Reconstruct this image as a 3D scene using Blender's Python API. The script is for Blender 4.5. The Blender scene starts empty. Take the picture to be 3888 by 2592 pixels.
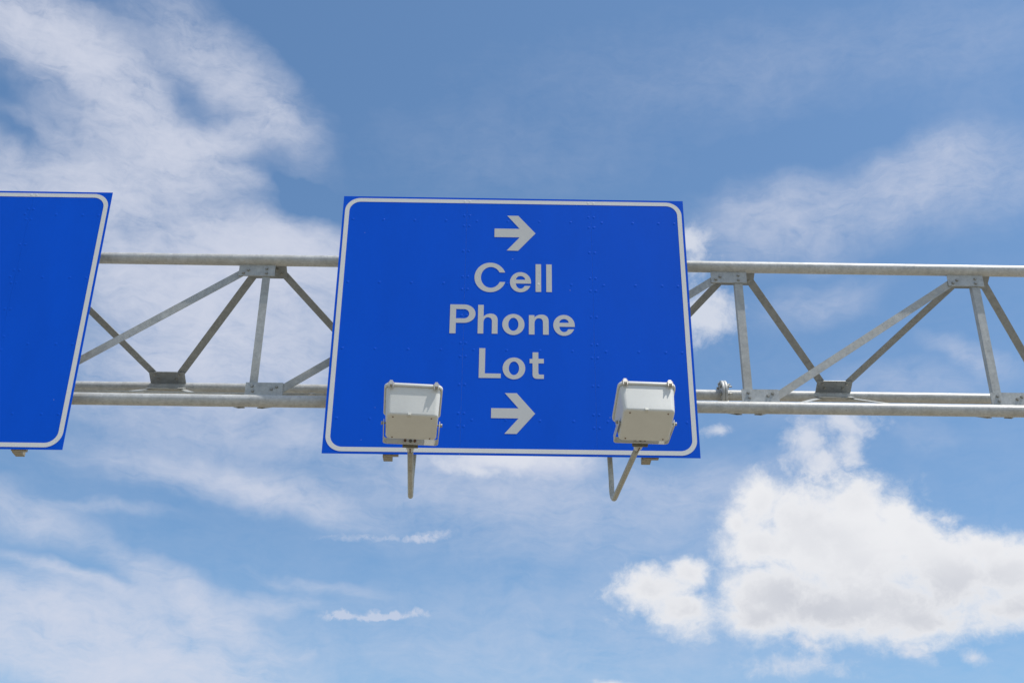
import bpy, bmesh, math, random
from mathutils import Vector, Matrix
random.seed(7)
D = bpy.data; C = bpy.context.scene.collection; SC = bpy.context.scene
rad = math.radians
Z0 = 5.757                      # height of the lower edge of the signs above the road

# ------------------------------------------------------------------ camera
cam_d = D.cameras.new('camera'); cam = D.objects.new('camera', cam_d); C.objects.link(cam)
cam_d.sensor_fit = 'HORIZONTAL'; cam_d.sensor_width = 22.2; cam_d.lens = 22.2*4610/3888
cam_d.clip_start = 0.1; cam_d.clip_end = 20000
yaw, pitch, roll = -0.010888, 0.489466, -0.00886
Mc = Matrix.Rotation(yaw, 4, 'Z') @ Matrix.Rotation(pitch, 4, 'X') @ Matrix.Rotation(roll, 4, 'Y') @ Matrix.Rotation(rad(90), 4, 'X')
cam.matrix_world = Matrix.Translation((-0.1118, -9.9478, Z0-4.1568)) @ Mc
SC.camera = cam

# ------------------------------------------------------------------ sun
SUN = Vector((0.44, -0.13, 1.0)).normalized()
sun_d = D.lights.new('sun', 'SUN'); sun = D.objects.new('sun', sun_d); C.objects.link(sun)
sun_d.energy = 4.0; sun_d.angle = rad(0.53); sun_d.color = (1.0, 0.955, 0.89)
sun.rotation_euler = SUN.to_track_quat('Z', 'Y').to_euler(); sun.location = (0, 0, 40)

# ------------------------------------------------------------------ exposure
SC.view_settings.view_transform = 'Standard'; SC.view_settings.look = 'None'
SC.view_settings.exposure = 0.0; SC.view_settings.gamma = 1.0; SC.view_settings.use_curve_mapping = False

# ------------------------------------------------------------------ node helper
class N:
    def __init__(s, tree): s.t = tree; s.n = tree.nodes; s.l = tree.links
    def set(s, node, i, v):
        if v is None: return
        if isinstance(v, bpy.types.NodeSocket): s.l.new(v, node.inputs[i])
        else: node.inputs[i].default_value = v
    def new(s, typ, ins=(), **kw):
        nd = s.n.new(typ)
        for k, v in kw.items(): setattr(nd, k, v)
        items = ins.items() if isinstance(ins, dict) else enumerate(ins)
        for i, v in items: s.set(nd, i, v)
        return nd
    def m(s, op, *a, **kw): return s.new('ShaderNodeMath', a, operation=op, **kw).outputs[0]
    def vm(s, op, *a):
        nd = s.new('ShaderNodeVectorMath', (), operation=op)
        k = 0
        for i, v in enumerate(a):
            if op == 'SCALE' and i == 1: s.set(nd, 3, v)
            else: s.set(nd, i, v)
        return nd.outputs[1] if op in ('LENGTH', 'DOT_PRODUCT') else nd.outputs[0]
    def rng(s, v, a, b, c, d, interp='LINEAR'):
        return s.new('ShaderNodeMapRange', {0: v, 1: a, 2: b, 3: c, 4: d}, interpolation_type=interp).outputs[0]
    def mix(s, f, a, b, blend='MIX'):
        nd = s.new('ShaderNodeMix', (), data_type='RGBA', blend_type=blend)
        s.set(nd, 0, f); s.set(nd, 6, a); s.set(nd, 7, b); return nd.outputs[2]
    def noise(s, vec, scale, detail=6, rough=0.55, dist=0.0, lac=2.0, color=False):
        nd = s.new('ShaderNodeTexNoise', (), noise_dimensions='3D')
        s.set(nd, 'Vector', vec); s.set(nd, 'Scale', scale); s.set(nd, 'Detail', detail)
        s.set(nd, 'Roughness', rough); s.set(nd, 'Lacunarity', lac); s.set(nd, 'Distortion', dist)
        return nd.outputs[1 if color else 0]
    def mapping(s, vec, loc=(0,0,0), rot=(0,0,0), scale=(1,1,1), kind='POINT'):
        nd = s.new('ShaderNodeMapping', (), vector_type=kind)
        s.set(nd, 0, vec); s.set(nd, 1, loc); s.set(nd, 2, rot); s.set(nd, 3, scale); return nd.outputs[0]

# ------------------------------------------------------------------ sky
# cloud banks: (azimuth*0.88 deg, elevation deg, half-length, half-width, tilt deg, density)
VEIL=[(7.89,40.22,15.79,3.72,2.66,0.06),(-0.11,36.28,8.85,2.42,-3.67,0.05),(-22.59,38.37,5.51,2.08,-15.08,0.75),(-23.95,38.93,4.14,1.68,-12.03,0.4),(-17.91,36.64,5.11,2.17,-24.49,0.65),(-16.6,39.64,4.45,1.6,-25.36,0.35),(-13.39,38.68,5.25,1.87,-37.63,0.4),(-10.43,37.93,2.46,1.26,-39.64,0.15),(-11.43,37.21,2.28,0.92,-29.51,0.3),(-20.87,33.6,6.8,2.47,13.79,0.6),(-21.73,31.44,4.56,1.14,13.95,0.5),(-16.87,33.31,5.12,1.36,6.17,0.4),(-12.75,34.42,2.45,0.6,-20.35,0.2),(-14.45,35.94,3.94,0.88,15.5,0.5),(-22.8,34.46,2.02,0.49,-10.04,-0.3),(-15.99,37.52,0.92,1.77,43.7,-0.28),(-21.56,36.63,1.7,0.46,-19.63,-0.3),(-14.65,30.72,6.46,2.18,3.24,0.85),(-10.33,31.73,4.09,1.41,-2.97,0.7),(-11.03,29.02,5.55,2.62,6.93,0.95),(-16.39,28.22,4.14,2.16,-11,0.5),(-10.12,33.58,1.67,1,-2.69,-0.25),(-11.62,25.71,5.35,1.8,6.75,0.75),(-16.82,25.17,3.98,2.15,9.45,0.3),(-12.06,23.04,7.8,1.39,1.14,0.4),(-9.91,20.46,4.65,0.98,-12.06,0.55),(-15.24,20.86,3.9,0.97,-3.42,0.3),(0.67,22.39,3.7,0.73,0.47,1.35),(-1.25,21.55,8.09,1.82,-3.92,0.22),(9.65,21.14,4.12,1.4,-3.44,0.25),(-19.44,18.15,2.84,1.01,-11.63,0.42),(-16.36,18.97,2.58,0.27,-1.39,0.2),(-16.71,13.64,7.86,2,-5.35,0.85),(-11.84,15.03,2.69,0.92,-25.23,0.6),(-14.62,16.48,2.49,0.73,-26.19,0.35),(-17.41,15.98,3.2,0.36,-13.04,0.4),(-16.18,15.56,3.24,0.33,-15.65,0.15),(-9.44,15.59,1.95,0.5,3.93,0.35),(-8.08,16.46,2.72,0.31,-9.3,0.16),(-6.44,16.26,2,0.31,-7.74,0.1),(-14.53,12.18,6.09,1.09,-0.87,0.7),(-8.88,13.33,1.21,0.42,12.05,0.35),(16.76,33.01,6.52,1.87,7.55,0.3),(12.49,33.21,3.91,1.8,6.9,0.26),(22.27,33.11,4.84,2.29,-0.69,0.28),(21.65,34.81,2.67,1.15,2.06,0.15),(20.89,25.74,1.96,0.57,-31.83,0.28),(14.84,29.1,2.92,1.09,7.88,0.22),(17.45,24.56,5.44,1.17,0.69,0.18),(18.37,22.27,1.4,0.77,-7.8,0.1),(1.09,14.03,12.59,2.9,0.38,0.16),(2.02,19.97,9.49,2.62,-5.35,0.24),(-10.28,20.43,1.87,0.62,-21.35,0.3),(17.85,39.68,12.55,2.29,1.86,0.07),(24.32,37.99,4.94,2.8,4.09,0.07)]
STREAK=[(-5.4,18.7,2.6,0.22,1.81,0.85),(-2.88,18.86,1.22,0.28,12.53,1.15),(-4.48,18.98,0.17,0.28,-8.09,0.35),(-5.1,15.19,2.71,0.27,3.47,0.5),(-6.72,15.13,0.72,0.31,2.93,1.1),(-6.37,15.29,0.29,0.31,2.83,0.9),(-5.64,15.07,1.08,0.17,2.56,0.9),(-5.14,15.28,0.29,0.33,2.42,0.9),(-4.73,15.11,0.9,0.17,2.27,0.9),(-3.84,15.3,1.09,0.18,7.36,0.75),(-3.12,15.44,0.48,0.25,-8.92,0.8),(-4.29,15.32,0.22,0.23,2.14,0.6)]
CUM=[(17.98,17.22,2.5,1.42,-19.61,1),(16.79,18.49,1.05,0.94,-39.18,0.9),(11.09,18.28,1.63,1.76,-3.55,0.9),(10.82,14.99,1.76,0.96,-2.8,0.9),(16.95,14.59,2.97,1.12,-4.76,0.9),(19.99,17.27,1.79,0.93,-6.87,0.85),(13.27,18.52,3.29,2.63,-4.48,1),(13.63,15.21,4.13,1.42,-3.8,1),(17.43,18.13,1.54,0.94,-34.06,0.9),(14.94,17.6,3.65,3.27,-4.92,1),(11.51,15.92,2.38,2.02,-3.23,1),(15.19,15.29,5.42,1.66,-4.36,1),(18.66,16.11,2.79,1.86,-5.91,1),(20.96,16.22,2.07,1.56,-6.85,1),(15.17,19.52,1.68,1.46,-5.53,1),(11.27,20.44,1.1,1.19,-4.04,0.95),(10.26,19.32,0.55,0.79,-3.41,0.8),(16.68,18.98,1.04,1.15,-6.04,0.9),(6.6,16.52,1.83,0.98,6.97,0.8),(7.73,15.51,1.64,1.15,-39.38,0.8),(8.19,17.25,0.87,0.79,-2.27,0.8),(21.03,14.56,2.54,1.07,5.23,0.9)]
WISP=[(0.87,22.5,3.5,0.61,-1.7,0.85),(-1.07,22.06,2.14,0.45,-11.29,0.45),(13.54,22.84,1.11,1.68,-18.44,0.9),(15.27,23.35,2.01,0.79,-1.15,0.75),(14.13,21.49,1.36,0.98,-5.55,0.9),(15.3,22.16,0.91,1.37,4.55,0.75),(9.09,32.58,1.57,0.97,-19.02,0.8),(9.22,31.51,1.45,1.01,-4.53,0.5),(9.63,28.74,1.91,1.32,0.57,0.95),(10.09,29.41,1.21,1.01,-4.81,0.6),(9.73,23.51,0.8,0.36,-3.84,0.55),(12.63,13.85,1.06,0.49,-14.19,0.7),(16.62,13.32,1.02,0.51,-38.18,0.7),(18.81,12.74,0.68,0.46,-50.31,0.6),(4.75,12.38,0.97,0.23,-0.59,0.8),(12.19,12.84,2.39,0.49,-2.75,0.42),(19.11,18.04,0.99,0.49,-18.15,0.4),(18.38,18.79,1.01,0.3,-6.72,0.3),(6.6,16.52,2.04,1.16,19.64,0.4)]

world = D.worlds.new('World'); SC.world = world; world.use_nodes = True
world.node_tree.nodes.clear()
w = N(world.node_tree)
dirv = w.new('ShaderNodeTexCoord').outputs['Generated']
sep = w.new('ShaderNodeSeparateXYZ', (dirv,))
az = w.m('MULTIPLY', w.m('ARCTAN2', sep.outputs[0], sep.outputs[1]), math.degrees(1)*0.88)
el = w.m('MULTIPLY', w.m('ARCSINE', sep.outputs[2]), math.degrees(1))
uv = w.new('ShaderNodeCombineXYZ', (az, el, 0.0)).outputs[0]

def warp(vec, scale, amp, detail, seed):
    c = w.noise(w.vm('ADD', vec, seed), scale, detail, 0.6, color=True)
    return w.vm('ADD', vec, w.vm('MULTIPLY', w.vm('SUBTRACT', c, (0.5, 0.5, 0.5)), (amp, amp, 0.0)))
def serial(vec, lst, step, tot=0.0):
    # the running total rides in z, so that the shader evaluates one bank after the other
    sp = w.new('ShaderNodeSeparateXYZ', (vec,)); first = True
    for (a, e, rx, ry, rot, wt) in lst:
        v = w.new('ShaderNodeCombineXYZ', (sp.outputs[0], sp.outputs[1], tot)).outputs[0]
        q = w.mapping(v, (a, e, 0), (0, 0, rad(rot)), (rx, ry, 1e7), 'TEXTURE')
        tot = step(w.vm('LENGTH', q), wt, tot, first); first = False
    return tot
def bank(vec, lst, inner=0.0, outer=1.45):
    return serial(vec, lst, lambda l, wt, tot, first: w.m('ADD', tot, w.rng(l, inner, outer, wt, 0.0, 'SMOOTHSTEP')))
def puff(vec, lst, k=0.25):
    def step(l, wt, tot, first):
        v = w.m('MULTIPLY_ADD', l, -wt, wt)
        return w.m('SMOOTH_MAX', tot, v, k)
    return serial(vec, lst, step, -3.0)
# thin high cloud: soft banks combed by streaky noise
uv1 = warp(uv, 0.22, 2.6, 4, (3.1, 7.7, 0.0))
veil = bank(uv1, VEIL)
comb = w.mapping(warp(uv, 0.25, 2.6, 2, (11.0, 2.0, 0.0)), (0, 0, 0), (0, 0, rad(18)), (0.40, 1.0, 1.0))
n1 = w.noise(comb, 0.50, 8, 0.62, 0.5)
n2 = w.noise(uv1, 0.75, 8, 0.66, 0.4)
comb3 = w.mapping(uv1, (0, 0, 0), (0, 0, rad(27)), (0.26, 1.0, 1.0))
n3 = w.noise(comb3, 2.3, 6, 0.68, 0.7)
tex = w.m('ADD', w.m('ADD', w.m('MULTIPLY', w.m('SUBTRACT', n1, 0.5), 1.9), w.m('MULTIPLY', w.m('SUBTRACT', n2, 0.5), 1.5)), w.m('MULTIPLY', w.m('SUBTRACT', n3, 0.5), 1.25))
# thin banks tear, thick ones only mottle
veil = w.m('ADD', veil, w.rng(el, 10.0, 40.0, 0.10, 0.0))
vs = w.rng(veil, 0.0, 0.9, 0.0, 1.0)
veild = w.m('ADD', veil, w.m('MULTIPLY', tex, w.m('MULTIPLY', w.m('POWER', vs, 1.1), 0.95)))
veil_a = w.m('MULTIPLY', 0.94, w.m('SUBTRACT', 1.0, w.m('EXPONENT', w.m('MULTIPLY', -1.6, w.m('MAXIMUM', w.m('SUBTRACT', veild, 0.03), 0.0)))))
# the two little streak clouds
uv3 = warp(uv, 2.2, 0.45, 3, (5.0, 1.0, 0.0))
st = w.m('MULTIPLY', bank(uv3, STREAK, 0.0, 1.5), w.rng(w.noise(uv3, 3.0, 6, 0.65, 0.4), 0.32, 0.62, 0.25, 1.0))
veil_a = w.m('MAXIMUM', veil_a, w.m('MINIMUM', w.m('MULTIPLY', st, 0.62), 0.66))
# cumulus: crisp, billowing
uv2 = warp(uv, 0.34, 1.15, 6, (1.3, 4.2, 0.0))
det = w.noise(uv2, 0.62, 9, 0.64, 0.2)
det2 = w.noise(w.vm('ADD', uv2, (9.0, 3.0, 0.0)), 1.7, 8, 0.66, 0.2)
rag = w.m('ADD', w.m('MULTIPLY', w.m('SUBTRACT', det, 0.5), 1.15), w.m('MULTIPLY', w.m('SUBTRACT', det2, 0.5), 0.62))
cf = w.m('ADD', puff(uv2, CUM), rag)
cum_a = w.rng(cf, -0.30, 0.54, 0.0, 0.985, 'SMOOTHSTEP')
wf = w.m('ADD', puff(uv2, WISP), w.m('MULTIPLY', rag, 1.25))
wis_a = w.rng(wf, -0.12, 0.75, 0.0, 0.84, 'SMOOTHSTEP')
# colours
SKY_S = 0.1
sky = w.new('ShaderNodeTexSky', (), sky_type='NISHITA', sun_disc=False, sun_elevation=math.asin(SUN.z),
            sun_rotation=math.atan2(SUN.x, SUN.y), air_density=1.0, dust_density=1.2, ozone_density=1.0, altitude=0.0)
skyc = w.mix(1.0, sky.outputs[0], (1.06, 1.36, 1.52, 1), 'MULTIPLY')   # bluer, as the camera recorded it
K = 1.0/SKY_S
def col(r, g, b): return (r*K, g*K, b*K, 1)
veilc = col(0.67, 0.70, 0.81)
c1 = w.mix(veil_a, skyc, veilc)
sh = w.noise(w.mapping(uv2, (2, 9, 0), (0, 0, rad(-6)), (0.5, 1.0, 1.0)), 0.26, 3, 0.45, 0.1)
elb = w.rng(el, 12.5, 20.0, 0.46, 0.0, 'SMOOTHSTEP')
shade = w.rng(w.m('ADD', w.m('ADD', w.m('SUBTRACT', sh, 0.5), w.m('MULTIPLY', w.m('SUBTRACT', det, 0.5), 0.10)), elb), -0.12, 0.55, 0.0, 1.0, 'SMOOTHSTEP')
shade = w.m('MULTIPLY', shade, w.rng(cf, 0.25, 0.95, 0.15, 1.0, 'SMOOTHSTEP'))
cumc = w.mix(shade, col(0.86, 0.865, 0.89), col(0.60, 0.62, 0.68))
c2 = w.mix(wis_a, c1, col(0.72, 0.75, 0.83))
c3 = w.mix(cum_a, c2, cumc)
near = w.new('ShaderNodeBackground', (c3, SKY_S))
# the rest of the sky: the same kind of broken cloud, without the individual banks placed above
far = w.rng(w.vm('LENGTH', w.mapping(uv, (0, 26, 0), (0, 0, 0), (34, 20, 1), 'TEXTURE')), 1.0, 1.35, 0.0, 1.0, 'SMOOTHSTEP')
gen = w.noise(dirv, 3.2, 5, 0.6, 0.3)
gc = w.mix(w.rng(gen, 0.43, 0.66, 0.05, 0.88, 'SMOOTHSTEP'), skyc, col(0.74, 0.72, 0.72))
farbg = w.new('ShaderNodeBackground', (gc, SKY_S))
mixs = w.new('ShaderNodeMixShader', (far, near.outputs[0], farbg.outputs[0]))
out = w.new('ShaderNodeOutputWorld', (mixs.outputs[0],))
world.cycles.sampling_method = 'MANUAL'; world.cycles.sample_map_resolution = 512
SC.cycles.max_bounces = 5

# ------------------------------------------------------------------ materials
def mat(name):
    m = D.materials.new(name); m.use_nodes = True; m.node_tree.nodes.clear()
    n = N(m.node_tree)
    b = n.new('ShaderNodeBsdfPrincipled'); n.new('ShaderNodeOutputMaterial', (b.outputs[0],))
    return m, n, b
def galv(name, base, stain=0.5, metal=0.35, rough=0.5, seed=0.0):
    m, n, b = mat(name)
    pos = n.vm('ADD', n.new('ShaderNodeNewGeometry').outputs['Position'], (seed, seed*1.7, seed*0.3))
    spang = n.new('ShaderNodeTexVoronoi', (), feature='F1'); n.set(spang, 'Vector', pos); n.set(spang, 'Scale', 55.0)
    sv = n.new('ShaderNodeSeparateColor', (spang.outputs['Color'],)).outputs[0]
    big = n.noise(pos, 1.6, 6, 0.6)
    mid = n.noise(pos, 14.0, 6, 0.65)
    runs = n.noise(n.mapping(pos, scale=(1.0, 0.6, 0.14)), 30.0, 5, 0.6)
    v = n.m('ADD', n.m('MULTIPLY', n.m('SUBTRACT', sv, 0.5), 0.16), n.m('MULTIPLY', n.m('SUBTRACT', mid, 0.5), 0.7))
    v = n.m('ADD', v, n.m('MULTIPLY', n.m('SUBTRACT', runs, 0.5), 0.5))
    lum = n.m('ADD', 1.0, v)
    c = n.mix(1.0, (*base, 1), n.new('ShaderNodeCombineColor', (lum, lum, lum)).outputs[0], 'MULTIPLY')
    st = n.m('MULTIPLY', n.rng(n.m('ADD', big, n.m('MULTIPLY', n.m('SUBTRACT', runs, 0.5), 0.5)), 0.40, 0.72, 0.0, 1.0, 'SMOOTHSTEP'), stain)
    c = n.mix(st, c, (0.31, 0.27, 0.185, 1))
    sc = n.noise(n.mapping(pos, scale=(1.0, 1.0, 3.0)), 22.0, 3, 0.5, 1.5)
    scuff = n.rng(sc, 0.70, 0.76, 0.0, 0.5, 'SMOOTHSTEP')
    c = n.mix(scuff, c, (0.07, 0.07, 0.07, 1))
    n.set(b, 'Base Color', c); n.set(b, 'Metallic', metal)
    n.set(b, 'Roughness', n.m('ADD', rough, n.m('MULTIPLY', n.m('SUBTRACT', mid, 0.5), 0.35)))
    bm = n.new('ShaderNodeBump', (), ); n.set(bm, 'Strength', 0.12); n.set(bm, 'Distance', 0.004); n.set(bm, 'Height', mid)
    n.set(b, 'Normal', bm.outputs[0])
    return m
def sheeting(name, base, rough, spec, scratch=0.0, dirt_sheen=0.12):
    m, n, b = mat(name)
    pos = n.new('ShaderNodeNewGeometry').outputs['Position']
    g = n.noise(n.mapping(pos, scale=(1, 1, 0.35)), 2.2, 6, 0.6)
    f = n.noise(pos, 60.0, 3, 0.6)
    lum = n.m('ADD', 1.0, n.m('ADD', n.m('MULTIPLY', n.m('SUBTRACT', g, 0.5), dirt_sheen*2), n.m('MULTIPLY', n.m('SUBTRACT', f, 0.5), dirt_sheen)))  # random mottle: grime, with broad blotches imitating pale reflections on the blue
    c = n.mix(1.0, (*base, 1), n.new('ShaderNodeCombineColor', (lum, lum, lum)).outputs[0], 'MULTIPLY')
    sp = n.new('ShaderNodeTexVoronoi', (), feature='F1'); n.set(sp, 'Vector', pos); n.set(sp, 'Scale', 9.0)
    pr = n.new('ShaderNodeSeparateColor', (sp.outputs['Color'],)).outputs[0]
    speck = n.m('MULTIPLY', n.m('LESS_THAN', sp.outputs['Distance'], 0.03), n.m('GREATER_THAN', pr, 0.86))
    c = n.mix(n.m('MULTIPLY', speck, scratch), c, (0.62, 0.64, 0.66, 1))
    n.set(b, 'Base Color', c); n.set(b, 'Roughness', rough); n.set(b, 'Specular IOR Level', spec)
    bm = n.new('ShaderNodeBump'); n.set(bm, 'Strength', 0.06); n.set(bm, 'Distance', 0.01); n.set(bm, 'Height', g); n.set(b, 'Normal', bm.outputs[0])
    return m
def paint(name, base, rust=0.3, rough=0.42):
    m, n, b = mat(name)
    pos = n.new('ShaderNodeNewGeometry').outputs['Position']
    g = n.noise(pos, 7.0, 6, 0.6); f = n.noise(pos, 45.0, 5, 0.65)
    lum = n.m('ADD', 1.0, n.m('ADD', n.m('MULTIPLY', n.m('SUBTRACT', g, 0.5), 0.16), n.m('MULTIPLY', n.m('SUBTRACT', f, 0.5), 0.10)))
    c = n.mix(1.0, (*base, 1), n.new('ShaderNodeCombineColor', (lum, lum, lum)).outputs[0], 'MULTIPLY')
    r = n.rng(n.m('ADD', n.noise(pos, 38.0, 8, 0.7), n.m('MULTIPLY', g, 0.25)), 0.80, 0.86, 0.0, rust)
    c = n.mix(r, c, (0.10, 0.045, 0.02, 1))
    n.set(b, 'Base Color', c); n.set(b, 'Roughness', rough); n.set(b, 'Specular IOR Level', 0.4)
    bm = n.new('ShaderNodeBump'); n.set(bm, 'Strength', 0.08); n.set(bm, 'Distance', 0.003); n.set(bm, 'Height', f); n.set(b, 'Normal', bm.outputs[0])
    return m
def plain(name, c, rough=0.6, metal=0.0, nscale=8.0, amp=0.3):
    m, n, b = mat(name)
    pos = n.new('ShaderNodeNewGeometry').outputs['Position']
    g = n.noise(pos, nscale, 7, 0.62)
    lum = n.m('ADD', 1.0, n.m('MULTIPLY', n.m('SUBTRACT', g, 0.5), amp*2))
    cc = n.mix(1.0, (*c, 1), n.new('ShaderNodeCombineColor', (lum, lum, lum)).outputs[0], 'MULTIPLY')
    n.set(b, 'Base Color', cc); n.set(b, 'Roughness', rough); n.set(b, 'Metallic', metal)
    return m
M = dict(
    pipe=galv('galvanised_pipe', (0.50, 0.51, 0.51), 0.26, 0.1, 0.45),
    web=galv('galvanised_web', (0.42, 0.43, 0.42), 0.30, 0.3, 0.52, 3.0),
    shadedweb=galv('galvanised_rear_web_shaded', (0.29, 0.31, 0.325), 0.06, 0.2, 0.55, 5.0),  # same steel as the web, the rear face's shade put into a darker base
    plate=galv('galvanised_plate', (0.43, 0.445, 0.44), 0.18, 0.3, 0.5, 9.0),
    bolt=galv('galvanised_bolt', (0.36, 0.36, 0.34), 0.3, 0.4, 0.45, 1.0),
    hanger=galv('galvanised_hanger', (0.34, 0.31, 0.25), 0.5, 0.2, 0.6, 2.0),
    arm=galv('galvanised_arm', (0.47, 0.465, 0.42), 0.35, 0.25, 0.5, 6.0),
    blue=sheeting('blue_sheeting', (0.0, 0.096, 0.71), 0.42, 0.12, 0.6, 0.12),
    white=sheeting('white_border_sheeting', (0.76, 0.76, 0.74), 0.34, 0.35, 0.0, 0.06),
    legend=sheeting('white_legend_sheeting', (0.60, 0.60, 0.59), 0.36, 0.30, 0.0, 0.07),
    alu=plain('mill_aluminium', (0.55, 0.56, 0.57), 0.35, 0.8),
    housing=paint('off_white_paint', (0.68, 0.685, 0.655), 0.55),
    yoke=paint('off_white_yoke_paint', (0.62, 0.62, 0.57), 0.9),
    rust=plain('rusty_steel', (0.17, 0.085, 0.045), 0.8, 0.1, 60.0, 0.5),
    dark=plain('dirty_dark_steel', (0.13, 0.125, 0.10), 0.7, 0.2, 40.0, 0.4),
    clip=plain('stainless_clip', (0.62, 0.58, 0.52), 0.3, 0.6, 50.0, 0.3),
    asphalt=plain('concrete_lanes', (0.215, 0.19, 0.14), 0.9, 0, 0.8, 0.25),
    concrete=plain('pale_concrete', (0.32, 0.28, 0.21), 0.9, 0, 0.5, 0.2),
    grass=plain('dry_grass', (0.15, 0.14, 0.07), 0.95, 0, 0.4, 0.35),
    line=plain('road_paint', (0.75, 0.74, 0.70), 0.7, 0, 3.0, 0.1),
)
gm, gn, gb = mat('lamp_glass'); gn.set(gb, 'Base Color', (0.35, 0.37, 0.38, 1)); gn.set(gb, 'Roughness', 0.06); gn.set(gb, 'Specular IOR Level', 0.8)
M['glass'] = gm

# ------------------------------------------------------------------ mesh helpers (world coordinates in, local to the thing's Empty out)
class MB:
    def __init__(s): s.v = []; s.f = []; s.sm = []
    def add(s, vs, fs, smooth=False):
        k = len(s.v); s.v += [Vector(a) for a in vs]; s.f += [[i+k for i in f] for f in fs]; s.sm += [smooth]*len(fs); return s
    def prism(s, poly, off, smooth=False):       # closed 3D polygon swept by vector off
        off = Vector(off); n = len(poly); vs = [Vector(p) for p in poly]; vs += [p+off for p in vs]
        return s.add(vs, [list(range(n))[::-1], list(range(n, 2*n))] + [[i, (i+1) % n, n+(i+1) % n, n+i] for i in range(n)], smooth)
    def box(s, o, a, b, c):                      # centre and three half-vectors
        o, a, b, c = map(Vector, (o, a, b, c))
        return s.prism([o-a-b-c, o+a-b-c, o+a+b-c, o-a+b-c], 2*c)
    def tube(s, pts, r, seg=16, cap=True, radii=None):
        pts = [Vector(p) for p in pts]; rings = []
        up = None
        for i, p in enumerate(pts):
            d = (pts[min(i+1, len(pts)-1)]-pts[max(i-1, 0)]).normalized()
            if up is None:
                up = Vector((0, 0, 1)) if abs(d.z) < 0.9 else Vector((0, 1, 0))
            up = (up - d*up.dot(d)).normalized(); sd = d.cross(up)
            rr = radii[i] if radii else r
            rings.append([p + rr*(math.cos(2*math.pi*k/seg)*sd + math.sin(2*math.pi*k/seg)*up) for k in range(seg)])
        k0 = len(s.v)
        for rg in rings: s.v += rg
        for i in range(len(rings)-1):
            for k in range(seg):
                a = k0+i*seg+k; b = k0+i*seg+(k+1) % seg
                s.f.append([a, b, b+seg, a+seg]); s.sm.append(True)
        if cap:
            s.f.append([k0+k for k in range(seg)][::-1]); s.sm.append(False)
            s.f.append([k0+(len(rings)-1)*seg+k for k in range(seg)]); s.sm.append(False)
        return s
    def mesh(s, name, origin=(0, 0, 0), bevel=0.0, seg=2):
        me = D.meshes.new(name); o = Vector(origin)
        me.from_pydata([tuple(v-o) for v in s.v], [], s.f)
        me.polygons.foreach_set('use_smooth', s.sm)
        bm = bmesh.new(); bm.from_mesh(me); bmesh.ops.recalc_face_normals(bm, faces=bm.faces)
        if bevel:
            ed = [e for e in bm.edges if len(e.link_faces) == 2 and e.calc_face_angle(0) > 0.6]
            bmesh.ops.bevel(bm, geom=ed, offset=bevel, segments=seg, affect='EDGES', profile=0.5)
        bm.to_mesh(me); bm.free(); me.update(); return me
def obj(name, mb, m, parent=None, bevel=0.0, label=None, origin=None, **kw):
    org = Vector(origin) if origin is not None else (Vector(ORG[parent.name]) if parent else Vector((0, 0, 0)))
    me = mb if isinstance(mb, bpy.types.Mesh) else mb.mesh(name, org, bevel)
    if not me.materials: me.materials.append(m)
    o = D.objects.new(name, me); C.objects.link(o); o.parent = parent
    base = Vector(ORG[parent.name]) if parent else Vector((0, 0, 0))
    o.location = org-base
    ORG[o.name] = tuple(org)
    if label: o['label'] = label
    for k, v in kw.items(): o[k] = v
    return o
ORG = {}
def thing(name, loc, label, cat, group=None):
    o = D.objects.new(name, None); C.objects.link(o); o.location = loc; o.empty_display_size = 0.2
    o['label'] = label; o['category'] = cat
    if group: o['group'] = group
    ORG[o.name] = tuple(loc); return o
def inst(name, me, pos, parent, rot=None):       # a small piece sharing its mesh
    o = D.objects.new(name, me); C.objects.link(o); o.parent = parent
    base = Vector(ORG[parent.name]); o.location = Vector(pos)-base
    if rot is not None: o.rotation_euler = rot
    ORG[o.name] = tuple(pos); return o
def structure(name, mb, m):
    o = obj(name, mb, m); o['kind'] = 'structure'; return o

# ------------------------------------------------------------------ ground and road under the gantry (outside the frame, lights the undersides)
structure('ground', MB().add([(-3000, -3000, -0.15), (3000, -3000, -0.15), (3000, 3000, -0.15), (-3000, 3000, -0.15)], [[0, 1, 2, 3]]), M['grass'])
structure('pavement', MB().box((0, 0, -0.098), (30, 0, 0), (0, 900, 0), (0, 0, 0.05)), M['concrete'])
structure('road', MB().add([(-7.6, -890, -0.044), (6.6, -890, -0.044), (6.6, 890, -0.044), (-7.6, 890, -0.044)], [[0, 1, 2, 3]]), M['asphalt'])
lm = MB()
for xl in (-7.3, 6.3):
    lm.add([(xl-0.06, -880, -0.04), (xl+0.06, -880, -0.04), (xl+0.06, 880, -0.04), (xl-0.06, 880, -0.04)], [[0, 1, 2, 3]])
for xl in (-4.0, 0.6):
    for k in range(-70, 70):
        y = k*12.0; lm.add([(xl-0.06, y, -0.04), (xl+0.06, y, -0.04), (xl+0.06, y+3, -0.04), (xl-0.06, y+3, -0.04)], [[0, 1, 2, 3]])
structure('lane_markings', lm, M['line'])

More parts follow.
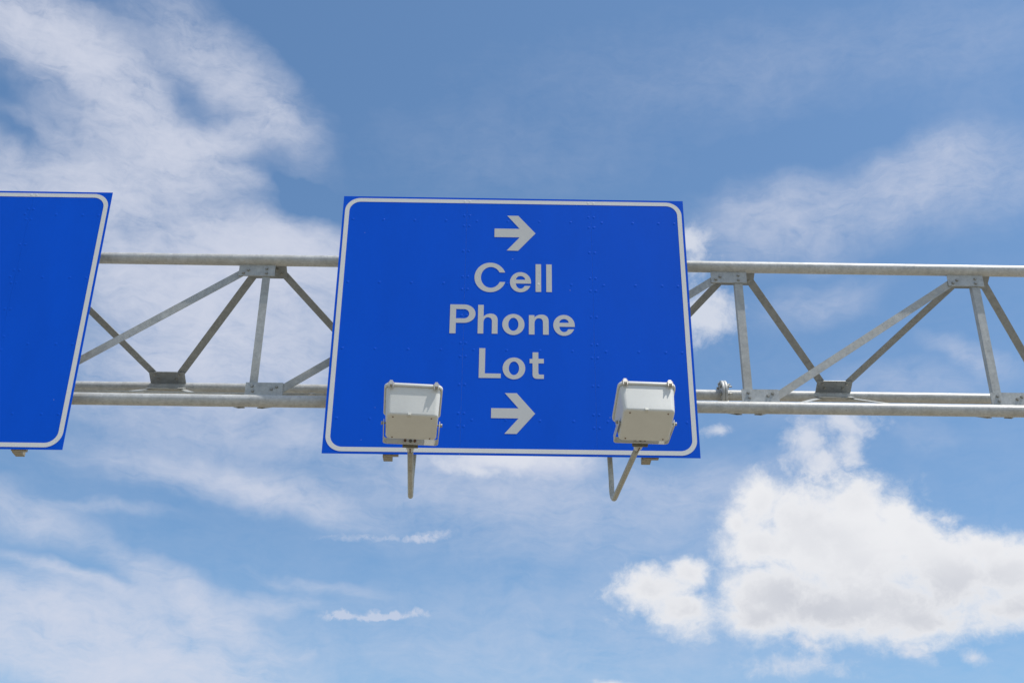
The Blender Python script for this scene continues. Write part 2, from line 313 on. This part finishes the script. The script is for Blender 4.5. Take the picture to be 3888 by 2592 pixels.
# ------------------------------------------------------------------ gantry truss (three tube chords)
G = 0.24                                   # front chords' distance behind the sign faces
def P(x, y, z): return Vector((x, y, z+Z0))
TOPZ, BOTZ, RY, RZ, CR = 2.134, 0.6115, 1.56, 1.3685, 0.057
XL, XR = -10.6, 12.6
truss = thing('gantry_truss', (0, 0.6, Z0+0.6115), 'long galvanised steel tube truss spanning the sky behind both blue signs', 'truss')
obj('top_chord', MB().tube([P(XL, G, TOPZ)] + [P(x, G, TOPZ) for x in (-5, 0, 5)] + [P(XR, G, TOPZ)], CR, 40), M['pipe'], truss, label='upper front tube')
obj('bottom_chord', MB().tube([P(XL, G, BOTZ)] + [P(x, G, BOTZ) for x in (-5, 0, 5)] + [P(XR, G, BOTZ)], CR, 40), M['pipe'], truss, label='lower front tube')
obj('rear_chord', MB().tube([P(XL, RY, RZ)] + [P(x, RY, RZ) for x in (-5, 0, 5)] + [P(XR, RY, RZ)], CR, 40), M['pipe'], truss, label='rear tube')

def angle_bar(p0, p1, n, w=0.076, t=0.0065, side=1, leg=0.07):
    """L-section: wide face with outward normal n centred on the line p0-p1, second leg running back on one edge"""
    p0, p1, n = Vector(p0), Vector(p1), Vector(n).normalized()
    d = (p1-p0).normalized(); u = n.cross(d).normalized()*side
    prof = [(-w/2, 0), (w/2, 0), (w/2, -t), (-w/2+t, -t), (-w/2+t, -leg), (-w/2, -leg)]
    return MB().prism([p0+u*a+n*b for a, b in prof], p1-p0)
hexb = MB(); hexb.prism([(0.0125*math.cos(k*math.pi/3), 0.0125*math.sin(k*math.pi/3), 0.003) for k in range(6)], (0, 0, 0.013))
hexb.prism([(0.017*math.cos(k*math.pi/8), 0.017*math.sin(k*math.pi/8), 0) for k in range(16)], (0, 0, 0.003))
hexm = hexb.mesh('bolt'); hexm.materials.append(M['bolt'])
FR = (-math.pi/2*-1, 0, 0)                  # +z of a bolt turned to -y
FR = (rad(90), 0, 0)
dslope = Vector((0, RY-G, RZ-TOPZ)).normalized()          # from the top chord down to the rear chord
nslope = Vector((0, -abs(dslope.z), -dslope.y)).normalized()     # its underside, the side seen from the road
rot_under = nslope.to_track_quat('Z', 'Y').to_euler()
tops = [-7.13, -4.81, -2.499, -0.19, 2.119, 4.451, 6.78, 9.10]
YF = G+0.006                                # back of the front plates = face of the front webs
for i, xt in enumerate(tops):
    # front plates
    gp = obj('gusset_plate', MB().box(P(xt, G, 2.020), (0.175, 0, 0), (0, 0.006, 0), (0, 0, 0.067)), M['plate'], truss, origin=P(xt, G, 2.02))
    for bx, bz in ((-0.128, 1.986), (-0.085, 2.018), (0.095, 2.036), (0.095, 1.985)):
        inst('bolt', hexm, P(xt+bx, G-0.006, bz), gp, (rad(90), random.uniform(0, 1), 0))
    xb = xt+0.20
    gp = obj('gusset_plate', MB().box(P(xb, G, 0.727), (0.174, 0, 0), (0, 0.006, 0), (0, 0, 0.072)), M['plate'], truss, origin=P(xb, G, 0.727))
    for bx, bz in ((-0.112, 0.762), (-0.103, 0.712), (0.07, 0.733), (0.115, 0.757)):
        inst('bolt', hexm, P(xb+bx, G-0.006, bz), gp, (rad(90), random.uniform(0, 1), 0))
    # front post
    xv = xt+0.095
    obj('post', angle_bar(P(xv, YF, 0.665), P(xv, YF, 2.06), (0, -1, 0), side=-1), M['web'], truss)
    # front diagonal down to the plate on the left
    if i:
        xp = tops[i-1]
        dx0, dz0 = xt-0.10, 2.022; dx1, dz1 = xp+0.305, 0.700
        obj('diagonal', angle_bar(P(dx1, YF, dz1), P(dx0, YF, dz0), (0, -1, 0), side=-1), M['web'], truss)
    # sloping rear face: plate under the top chord
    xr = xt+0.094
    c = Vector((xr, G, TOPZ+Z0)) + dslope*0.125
    gp = obj('gusset_plate', MB().box(c, (0.178, 0, 0), dslope*0.075, nslope*0.006), M['shadedweb'], truss, origin=c)
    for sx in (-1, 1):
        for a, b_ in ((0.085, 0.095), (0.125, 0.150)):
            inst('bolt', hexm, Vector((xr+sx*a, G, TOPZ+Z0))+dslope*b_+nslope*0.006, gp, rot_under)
rears = [-8.22, -5.90, -3.573, -1.25, 1.07, 3.389, 5.71, 8.03]
for i, xr in enumerate(rears):
    rc = Vector((xr, RY, RZ+Z0))
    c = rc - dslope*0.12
    gp = obj('gusset_plate', MB().box(c, (0.184, 0, 0), dslope*0.080, nslope*0.006), M['shadedweb'], truss, origin=c)
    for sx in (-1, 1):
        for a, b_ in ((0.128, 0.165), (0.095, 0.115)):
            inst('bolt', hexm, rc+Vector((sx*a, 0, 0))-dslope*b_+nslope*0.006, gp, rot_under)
    for sx in (-1, 1):
        j = i-1 if sx < 0 else i
        if j < 0: continue
        xt = tops[j]+0.095
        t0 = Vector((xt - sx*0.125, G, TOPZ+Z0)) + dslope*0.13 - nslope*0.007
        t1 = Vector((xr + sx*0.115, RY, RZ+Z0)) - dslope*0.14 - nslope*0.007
        obj('diagonal', angle_bar(t1, t0, nslope, side=sx, leg=0.06), M['shadedweb'], truss)
# lower sloping face: flat bars from the front chord up to plates under the rear chord
bs = Vector((0, RY-G, RZ-BOTZ)).normalized(); nb = Vector((0, bs.z, -bs.y)).normalized()
for i, xr in enumerate(rears):
    c = Vector((xr, RY, RZ+Z0)) - bs*0.11 - nb*0.005
    obj('gusset_plate', MB().box(c, (0.19, 0, 0), bs*0.08, nb*0.005), M['plate'], truss, origin=c)
    for sx in (-1, 1):
        j = i-1 if sx < 0 else i
        if j < 0: continue
        xf = tops[j]+0.085
        t0 = Vector((xf - sx*0.085, G, BOTZ+Z0)) + bs*0.02 + nb*0.068
        t1 = Vector((xr + sx*0.14, RY, RZ+Z0)) - bs*0.09 + nb*0.006
        d = (t1-t0).normalized(); u = nb.cross(d).normalized()
        nn = d.cross(u)
        obj('brace', MB().prism([t0-u*0.034-nn*0.004, t0+u*0.034-nn*0.004, t0+u*0.034+nn*0.004, t0-u*0.034+nn*0.004], t1-t0), M['plate'], truss)
for xt in tops:
    c = Vector((xt+0.085, G, BOTZ+Z0)) + bs*0.10 + nb*0.055
    obj('gusset_plate', MB().box(c, (0.13, 0, 0), bs*0.08, nb*0.005), M['plate'], truss, origin=c)
# bolted flange splice in the rear chord
fx = 2.235
for sx in (-1, 1):
    fl = obj('flange', MB().tube([P(fx+sx*0.0145-0.0135, RY, RZ), P(fx+sx*0.0145+0.0135, RY, RZ)], 0.155, 40), M['pipe'], truss, bevel=0.003, origin=P(fx+sx*0.0145, RY, RZ))
    for k in range(8):
        a = 2*math.pi*(k+0.4)/8; cpt = P(fx+sx*0.028, RY+0.115*math.cos(a), RZ+0.115*math.sin(a))
        bmb = MB().tube([cpt, cpt+Vector((sx*(0.055 if sx > 0 else 0.018), 0, 0))], 0.009, 8).tube([cpt, cpt+Vector((sx*0.02, 0, 0))], 0.0175, 6)
        obj('bolt', bmb, M['bolt'], fl, origin=cpt)
# end supports, far outside the frame
for ex in (XL+0.3, XR-0.3):
    for yy, zt in ((G, TOPZ), (RY, RZ)):
        obj('support_column', MB().tube([(ex, yy, -0.02), (ex, yy, zt+Z0)], 0.13, 24), M['pipe'], truss, origin=(ex, yy, 0))
    obj('footing', MB().box((ex, (G+RY)/2, 0.15), (0.6, 0, 0), (0, 1.2, 0), (0, 0, 0.2)), M['concrete'], truss)
    obj('cross_beam', MB().tube([P(ex, G, BOTZ), P(ex, RY, RZ)], 0.05, 16), M['pipe'], truss)

# ------------------------------------------------------------------ conduit along the lower chords, between the two signs
cd = thing('conduit', P(-3, 0.5, 0.76), 'thin grey conduit pipe running along the lower truss tubes between the signs', 'conduit')
cy, cz = 0.40, 0.762
obj('pipe', MB().tube([P(-6.4, cy, cz), P(-4, cy, cz+0.002), P(-2.9, cy, cz-0.003), P(-1.0, cy, cz), P(0.4, cy, cz)], 0.0105, 12), M['arm'], cd)
for x in (-4.22, -1.88):
    obj('coupling', MB().tube([P(x-0.03, cy, cz), P(x+0.03, cy, cz)], 0.016, 12), M['clip'], cd)
for x in (-4.72, -2.4, -0.1):
    obj('saddle', MB().box(P(x, cy+0.005, cz-0.03), (0.02, 0, 0), (0, 0.02, 0), (0, 0, 0.022)), M['plate'], cd)

# ------------------------------------------------------------------ signs
def ell(cx, cz, rx, rz, a0, a1, n=24):
    return [(cx+rx*math.cos(rad(a0+(a1-a0)*k/n)), cz+rz*math.sin(rad(a0+(a1-a0)*k/n))) for k in range(n+1)]
def bez(p0, p1, p2, p3, n=10):
    r = []
    for k in range(n+1):
        t = k/n; u = 1-t
        r.append(tuple(u**3*a+3*u*u*t*b+3*u*t*t*c+t**3*d for a, b, c, d in zip(p0, p1, p2, p3)))
    return r
def sheet(name, outer, holes, m, parent, y=-0.0016, th=0.0012, off=(0, 0)):
    """flat cut-out with thickness, in the plane of the sign face"""
    me = D.meshes.new(name); bm = bmesh.new()
    ox = sum(p[0] for p in outer)/len(outer)+off[0]; oz = sum(p[1] for p in outer)/len(outer)+off[1]
    edges = []
    for loop in [outer]+holes:
        vs = []
        for p in loop:
            q = (p[0]+off[0]-ox, 0, p[1]+off[1]-oz)
            if not vs or (Vector(q)-vs[-1].co).length > 1e-5: vs.append(bm.verts.new(q))
        if (vs[0].co-vs[-1].co).length < 1e-5: bm.verts.remove(vs.pop())
        edges += [bm.edges.new((vs[k], vs[(k+1) % len(vs)])) for k in range(len(vs))]
    bmesh.ops.triangle_fill(bm, use_beauty=True, edges=edges, normal=(0, -1, 0))
    r = bmesh.ops.extrude_face_region(bm, geom=bm.faces[:])
    for v in [g for g in r['geom'] if isinstance(g, bmesh.types.BMVert)]: v.co.y += th
    bmesh.ops.recalc_face_normals(bm, faces=bm.faces)
    bm.to_mesh(me); bm.free(); me.materials.append(m)
    o = D.objects.new(name, me); C.objects.link(o); o.parent = parent
    base = Vector(ORG[parent.name]); pos = P(ox, y, oz); o.location = pos-base; ORG[o.name] = tuple(pos)
    return o
def rrect(x0, x1, z0, z1, r, n=10):
    return ell(x1-r, z1-r, r, r, 0, 90, n)+ell(x0+r, z1-r, r, r, 90, 180, n)+ell(x0+r, z0+r, r, r, 180, 270, n)+ell(x1-r, z0+r, r, r, 270, 360, n)
dome = MB()
seg = 14; prof = [(0.0124, 0.0), (0.0114, 0.0007), (0.0092, 0.0013), (0.0055, 0.0016), (0.0, 0.0018)]
for k in range(len(prof)-1):
    (r0, h0), (r1, h1) = prof[k], prof[k+1]
    for s_ in range(seg):
        a0, a1 = 2*math.pi*s_/seg, 2*math.pi*(s_+1)/seg
        q = [(r0*math.cos(a0), r0*math.sin(a0), h0), (r0*math.cos(a1), r0*math.sin(a1), h0)]
        q += [(r1*math.cos(a1), r1*math.sin(a1), h1), (r1*math.cos(a0), r1*math.sin(a0), h1)] if r1 else [(0, 0, h1)]
        dome.add(q, [list(range(len(q)))], False)
domem = dome.mesh('rivet'); bmd = bmesh.new(); bmd.from_mesh(domem); bmesh.ops.remove_doubles(bmd, verts=bmd.verts, dist=1e-5); bmesh.ops.recalc_face_normals(bmd, faces=bmd.faces); bmd.to_mesh(domem); bmd.free()
domem.materials.append(M['blue'])
domew = domem.copy(); domew.materials.clear(); domew.materials.append(M['white'])
SEAMZ = [2.702, 2.535, 2.415, 2.126, 1.838, 1.698, 1.414, 1.121, 0.981, 0.693, 0.406, 0.277]
ROWZ = [2.474, 1.763, 1.050, 0.342]
H = 2.7436
def sign(label, x0, x1, seams, rowx, hangers):
    s = thing('highway_sign', P((x0+x1)/2, 0.0, 0), label, 'sign', 'blue overhead signs')
    xs = [x0]+seams+[x1]
    for a, b in zip(xs[:-1], xs[1:]):
        a2 = a+(0.0004 if a != x0 else 0); b2 = b-(0.0004 if b != x1 else 0)
        mb = MB().box(P((a2+b2)/2, 0.0018+random.uniform(-0.0002, 0.0002), H/2), ((b2-a2)/2, 0, 0), (0, 0.0016, 0), (0, 0, H/2))
        pn = obj('panel', mb, M['blue'], s); pn.data.materials.append(M['alu'])
        for fc in pn.data.polygons:
            if fc.normal.y > 0.5: fc.material_index = 1
    sheet('border', rrect(x0+0.0215, x1-0.0215, 0.0215, H-0.0215, 0.150, 14), [rrect(x0+0.0640, x1-0.0640, 0.0640, H-0.0640, 0.110, 14)], M['white'], s, y=-0.0012, th=0.0011)
    for x in rowx:
        for z in ROWZ:
            if abs(z-0.342) < 0.01 and abs(x-1.424) < 0.01: continue
            onl = abs(x-0.254) < .01 and abs(z-1.763) < .01
            inst('rivet', domew if onl else domem, P((0.243 if onl else x)+random.uniform(-.002, .002), -0.0012 if onl else 0.0004, z+random.uniform(-.002, .002)), s, FR)
    for sx in seams:
        for z in SEAMZ:
            for dx in (-0.0245, 0.0265):
                edge = z > 2.68 or z < 0.06
                inst('rivet', domew if edge else domem, P(sx+dx, -0.0012 if edge else 0.0004, z), s, FR)
    # rails behind the face and hangers that carry them on the truss
    for z in ROWZ:
        mb = MB().prism([P(x0+0.06, a, z+b) for a, b in ((0.0045, -0.022), (0.0045, 0.022), (0.008, 0.022), (0.008, 0.002), (0.028, 0.002), (0.028, -0.03), (0.0245, -0.03), (0.0245, -0.0015), (0.008, -0.0015), (0.008, -0.022))], (x1-x0-0.12, 0, 0))
        obj('rail', mb, M['alu'], s)
    for sx in seams:
        obj('splice_strip', MB().box(P(sx, 0.0085, H/2), (0.04, 0, 0), (0, 0.0035, 0), (0, 0, H/2-0.015)), M['alu'], s)
    for hx in hangers:
        obj('hanger', MB().box(P(hx, 0.126, H/2+0.01), (0.041, 0, 0), (0, 0.053, 0), (0, 0, H/2+0.008)), M['hanger'], s, bevel=0.004)
        obj('hanger_angle', MB().box(P(hx+0.034+0.0, 0.0485, H/2+0.0), (0.067, 0, 0), (0, 0.0205, 0), (0, 0, H/2-0.002)), M['hanger'], s)
    return s
ROWX = [-1.573, -1.271, -0.966, -0.661, -0.358, -0.054, 0.254, 0.559, 0.866, 1.170, 1.424, 1.575]
main = sign('blue sign with white arrows around the words Cell Phone Lot, beside the plain sign', -1.6765, 1.6765, [-0.4575, 0.7617], ROWX, (-1.103, 1.208))
left = sign('wordless blue sign with white border, cut off at the left photo edge', -7.162, -3.957, [-5.943, -4.724],
            [-7.05, -6.75, -6.44, -6.14, -5.83, -5.53, -5.22, -5.02, -4.77, -4.463, -4.206, -4.052], (-4.387, -6.73))

W = M['legend']
# arrows
sheet('arrow', [(-0.1835, 2.2885), (-0.183, 2.387), (0.0627, 2.3868), (-0.0605, 2.539), (0.0480, 2.539), (0.2162, 2.3365), (0.0475, 2.135), (-0.0618, 2.137), (0.0627, 2.2885)], [], W, main)
sheet('arrow', [(-0.186, 0.3615), (-0.186, 0.4598), (0.0605, 0.4600), (-0.0641, 0.6112), (0.0438, 0.6115), (0.207, 0.4135), (0.2105, 0.4095), (0.207, 0.4055), (0.045, 0.2095), (-0.0645, 0.2095), (0.061, 0.3612)], [], W, main)
# letters
def let(outer, holes=(), off=(0, 0)): return sheet('letter', outer, [list(h) for h in holes], W, main, off=off)
def asin_d(v): return math.degrees(math.asin(max(-1, min(1, v))))
def l_C():
    cx, cz = -0.2165, 1.8316; ro, so = 0.1505, 0.1635; ri, si = 0.0945, 0.1156; cxi = -0.2110
    a0 = asin_d((1.888-cz)/so); a1 = 360+asin_d((1.782-cz)/so)
    b0 = asin_d((1.8875-cz)/si); b1 = 360+asin_d((1.782-cz)/si)
    return ell(cx, cz, ro, so, a0, a1, 64)+ell(cxi, cz, ri, si, b1, b0, 56)
def l_e():
    cx, cz, ro, so = 0.0725, 1.783, 0.1005, 0.111
    a1 = 360+asin_d((1.7425-cz)/so)
    inner = ell(0.0725, 1.7675, 0.0435, 0.0565, 360+asin_d((1.742-1.7675)/0.0565), 180, 24)
    outer = ell(cx, cz, ro, so, asin_d((1.7675-cz)/so), a1, 56)+inner
    return outer, [ell(0.0728, 1.8098, 0.0437, 0.041, 0, 180, 22)]
def l_box(x0, x1, z0, z1): return [(x0, z0), (x1, z0), (x1, z1), (x0, z1)]
def arch(ztop_stem, base=1.2215):
    return ([(-0.325, base), (-0.325, ztop_stem), (-0.2725, ztop_stem), (-0.2722, 1.4035)]
            + bez((-0.2722, 1.4035), (-0.255, 1.424), (-0.232, 1.4348), (-0.205, 1.4348))
            + bez((-0.205, 1.4348), (-0.163, 1.4348), (-0.1394, 1.408), (-0.1394, 1.362))
            + [(-0.1394, base), (-0.193, base), (-0.193, 1.350)]
            + bez((-0.193, 1.350), (-0.193, 1.379), (-0.207, 1.3955), (-0.232, 1.3955))
            + bez((-0.232, 1.3955), (-0.257, 1.3955), (-0.2722, 1.372), (-0.2722, 1.338)) + [(-0.2722, base)])
def l_o(): return ell(0.008, 1.3228, 0.1038, 0.1118, 0, 360, 64)[:-1], [ell(0.008, 1.324, 0.0473, 0.0698, 0, 360, 48)[:-1]]
E_ = l_e(); O_ = l_o()
let(l_C())
let(E_[0], E_[1])
let(l_box(0.2163, 0.2693, 1.6785, 1.9855)); let(l_box(0.3183, 0.3711, 1.6782, 1.985))
let([(-0.5875, 1.2195), (-0.588, 1.529)]+ell(-0.455, 1.4310, 0.1067, 0.0984, 90, -90, 32)+[(-0.5305, 1.3325), (-0.5305, 1.2200)],
    [[(-0.5312, 1.3803), (-0.5316, 1.480)]+ell(-0.455, 1.4302, 0.0475, 0.0498, 90, -90, 24)])
let(arch(1.528))
let(O_[0], O_[1])
let(arch(1.4275), off=(0.4778, -0.0028))
let(E_[0], E_[1], off=(0.4095, -0.4625))
let([(-0.3057, 0.7618), (-0.3055, 1.068), (-0.2495, 1.068), (-0.2497, 0.8080), (-0.1037, 0.8075), (-0.1038, 0.762)])
let(O_[0], O_[1], off=(0.0085, -0.4595))
let([(0.1873, 0.9183), (0.1602, 0.9184), (0.1602, 0.9635), (0.1873, 0.9636), (0.1873, 1.0315), (0.2407, 1.0318), (0.2405, 0.965), (0.2909, 0.9652), (0.2911, 0.9183), (0.2405, 0.9180), (0.2403, 0.825)]
    + bez((0.2403, 0.825), (0.2403, 0.809), (0.246, 0.8029), (0.260, 0.8029), 8) + [(0.2912, 0.8028), (0.2911, 0.7603), (0.2300, 0.7600)]
    + bez((0.2300, 0.7600), (0.2000, 0.7600), (0.1873, 0.776), (0.1873, 0.806), 8))

# ------------------------------------------------------------------ floodlights on bent arms in front of the main sign
def floodlight(label, vx, bx_, fx_, fy, fz, psi, e_lens, mu, roll_x=0.0):
    t_ = thing('sign_floodlight', P(vx, 0.155, BOTZ), label, 'floodlight', 'floodlights below the middle sign')
    # arm: clamped to the lower chord, down behind the sign, forward underneath it
    az_ = math.atan2(fx_-bx_, -(fy-0.155)); fwd = Vector((math.sin(az_), -math.cos(az_), 0))
    R_ = 0.16; top = P(vx, 0.155, BOTZ+0.09); lowz = fz
    pts = [top, P(vx, 0.155, 0.3), P(bx_, 0.155, lowz+R_+0.06)]
    cen = P(bx_, 0.155, lowz+R_) + fwd*R_
    for k in range(0, 11):
        a = math.pi/2*k/10; pts.append(cen - fwd*R_*math.cos(a) - Vector((0, 0, R_))*math.sin(a))
    base = P(fx_, fy, fz+0.0); pts.append(base)
    obj('arm', MB().tube(pts, 0.0235, 20), M['arm'], t_)
    obj('clamp', MB().box(P(vx, 0.150, BOTZ+0.0), (0.07, 0, 0), (0, 0.034, 0), (0, 0, 0.035)).box(P(vx, G, BOTZ+0.066), (0.03, 0, 0), (0, 0.07, 0), (0, 0, 0.006)).box(P(vx, G, BOTZ-0.066), (0.03, 0, 0), (0, 0.07, 0), (0, 0, 0.006)).box(P(vx, G+0.064, BOTZ), (0.03, 0, 0), (0, 0.006, 0), (0, 0, 0.07)), M['plate'], t_)
    right = Vector((math.cos(psi), math.sin(psi), 0)); f = Vector((math.sin(psi), -math.cos(psi), 0)); up = Vector((0, 0, 1))
    m_ = f*math.cos(mu)+up*math.sin(mu); q = up*math.cos(mu)-f*math.sin(mu)
    # slip fitter
    sf = [base-fwd*0.125, base-fwd*0.105, base-fwd*0.085, base-fwd*0.012]
    fit = obj('slip_fitter', MB().tube(sf, 0.03, 24, radii=[0.0265, 0.028, 0.0345, 0.0355]), M['yoke'], t_)
    for s0 in (0.03, 0.06, 0.10):
        cpt = base-fwd*s0-up*(0.034 if s0 < 0.09 else 0.027)
        obj('set_screw', MB().tube([cpt+up*0.004, cpt-up*0.007], 0.0065, 8), M['rust'], fit, origin=cpt)
    obj('band', MB().tube([base-fwd*0.138, base-fwd*0.128], 0.0252, 24), M['dark'], fit)
    cf_ = base + m_*0.0
    obj('mounting_flange', MB().box(cf_ + m_*0.002 - q*0.001, right*0.061, q*0.033, m_*0.017), M['dark'], t_, bevel=0.003)
    # yoke
    cb = cf_ + m_*0.024
    LA, HW, rc_ = 0.285, 0.216, 0.03
    piv = cb + m_*LA
    path = [(-HW, LA+0.02), (-HW, rc_)] + [(-HW+rc_-rc_*math.cos(rad(a)), rc_-rc_*math.sin(rad(a))) for a in (22, 45, 68, 90)]
    path = path + [(-a, b) for a, b in path[::-1]]
    pin = []
    th = 0.0055; n_ = len(path)
    for k in range(n_):
        a = Vector(path[max(k-1, 0)]); b = Vector(path[min(k+1, n_-1)]); d = (b-a).normalized(); nn = Vector((-d.y, d.x))
        pin.append((path[k][0]+nn.x*th, path[k][1]+nn.y*th))
    W2 = 0.025
    def Y(a, b, c): return cb + right*a + m_*b + q*c
    vs = []; fs = []
    for k in range(n_):
        vs += [Y(path[k][0], path[k][1], -W2), Y(path[k][0], path[k][1], W2), Y(pin[k][0], pin[k][1], W2), Y(pin[k][0], pin[k][1], -W2)]
    for k in range(n_-1):
        for s_ in range(4): fs.append([k*4+s_, k*4+(s_+1) % 4, k*4+4+(s_+1) % 4, k*4+4+s_])
    fs += [[0, 1, 2, 3], [n_*4-4+k for k in range(4)]]
    yk = obj('yoke', MB().add(vs, fs), M['yoke'], t_)
    for a, mm, rr, ln in ((-0.042, M['rust'], 0.0105, 0.016), (0.0, M['dark'], 0.013, 0.012), (0.034, M['rust'], 0.0105, 0.016)):
        c0 = Y(a, th, 0.004)
        obj('bolt', MB().tube([c0, c0+m_*ln], rr, 6), mm, yk, origin=c0)
    # housing
    n = (-f*math.cos(e_lens)+up*math.sin(e_lens)); t = f*math.sin(e_lens)+up*math.cos(e_lens)
    rr_ = right
    if roll_x:
        Rm_ = Matrix.Rotation(roll_x, 3, n); rr_ = Rm_ @ right; t = Rm_ @ t
    Cr = piv + n*0.215
    def ring(w_, d_, r_, s_, cn=6):
        out = []
        for (sx, st, a0) in ((1, 1, 0), (-1, 1, 90), (-1, -1, 180), (1, -1, 270)):
            for k in range(cn+1):
                a = rad(a0+90*k/cn)
                out.append(Cr + rr_*(sx*(w_-r_)+r_*math.cos(a)) + t*(st*(d_-r_)+r_*math.sin(a)) - n*s_)
        return out
    def loft(rings, capa=True, capb=True, smooth=True):
        mb = MB(); k = len(rings[0]); vs = [p for r in rings for p in r]; fs = []
        for i in range(len(rings)-1):
            for j in range(k): fs.append([i*k+j, i*k+(j+1) % k, (i+1)*k+(j+1) % k, (i+1)*k+j])
        mb.add(vs, fs, smooth)
        if capa: mb.f.append(list(range(k))[::-1]); mb.sm.append(False)
        if capb: mb.f.append([(len(rings)-1)*k+j for j in range(k)]); mb.sm.append(False)
        return mb
    dep = 0.246
    rings = [ring(0.209, 0.200, 0.040, 0.0), ring(0.209, 0.200, 0.040, 0.004)]
    for k in range(1, 7):
        s_ = 0.004+(dep-0.018-0.004)*k/6; u_ = k/6
        rings.append(ring(0.209-0.013*u_, 0.200-0.030*u_, 0.040-0.006*u_, s_))
    for a in (18, 36, 54, 72, 90):
        e_ = 0.016*(1-math.cos(rad(a))); rings.append(ring(0.196-e_, 0.1698-e_, 0.034-e_*0.8, dep-0.018+0.018*math.sin(rad(a))))
    hs = obj('housing', loft(rings), M['housing'], t_)
    gl = loft([ring(0.215, 0.207, 0.045, -0.0015), ring(0.215, 0.207, 0.045, 0.004)], True, True)
    df = obj('door_frame', loft([ring(0.216, 0.208, 0.045, -0.012), ring(0.2195, 0.2115, 0.050, -0.016), ring(0.2235, 0.2155, 0.052, -0.013), ring(0.2235, 0.2155, 0.052, 0.008), ring(0.2210, 0.2130, 0.050, 0.011), ring(0.212, 0.203, 0.043, 0.011)], False, False), M['housing'], t_)
    obj('lens', gl, M['glass'], df)
    for sx in (-1, 1):
        a = sx*0.172
        c0 = Cr + rr_*a + t*0.224
        cl = MB().box(c0 + n*0.004, rr_*0.011, t*0.010, n*0.019)
        for s2 in (-1, 1): cl.box(c0 + rr_*s2*0.0145 - n*0.014 - t*0.004, rr_*0.0025, t*0.014, n*0.026)
        cl.tube([c0+rr_*-0.026+n*0.004, c0+rr_*0.026+n*0.004], 0.0045, 8)
        obj('hinge_clip', cl, M['clip'], t_, origin=c0)
    # folded tab over the front lower edge
    c0 = Cr - rr_*0.022 - n*(dep-0.006) + t*0.166
    obj('latch_tab', MB().box(c0 - n*0.0085 - t*0.012, rr_*0.0125, t*0.016, n*0.0025).box(c0 + n*0.003 + t*0.0055, rr_*0.0125, t*0.0025, n*0.010), M['yoke'], t_, bevel=0.001)
    for a, b in ((-0.145, 0.135), (0.145, 0.135), (-0.145, -0.14), (0.145, -0.14)):
        c0 = Cr + rr_*a + t*b - n*dep
        obj('screw', MB().tube([c0, c0-n*0.004], 0.0055, 10), M['rust'], hs, origin=c0)
    for sx in (-1, 1):
        c0 = piv + right*sx*(HW-0.006); c1 = piv+right*sx*(HW+0.018)
        obj('pivot_bolt', MB().tube([piv+right*sx*0.19, c1-right*sx*0.01], 0.007, 10).tube([piv+right*sx*(HW+0.0005), c1], 0.0135, 6), M['bolt'], yk, origin=piv)
    return t_
floodlight('off-white floodlight on a bent arm, under the left part of the lettered sign', -0.861, -0.883, -0.808, -1.135, -0.381, rad(5), rad(80), rad(5))
floodlight('off-white floodlight tilted further back, under the right part of the lettered sign', 0.877, 0.893, 0.990, -1.215, -0.381, rad(3), rad(69.5), rad(5))
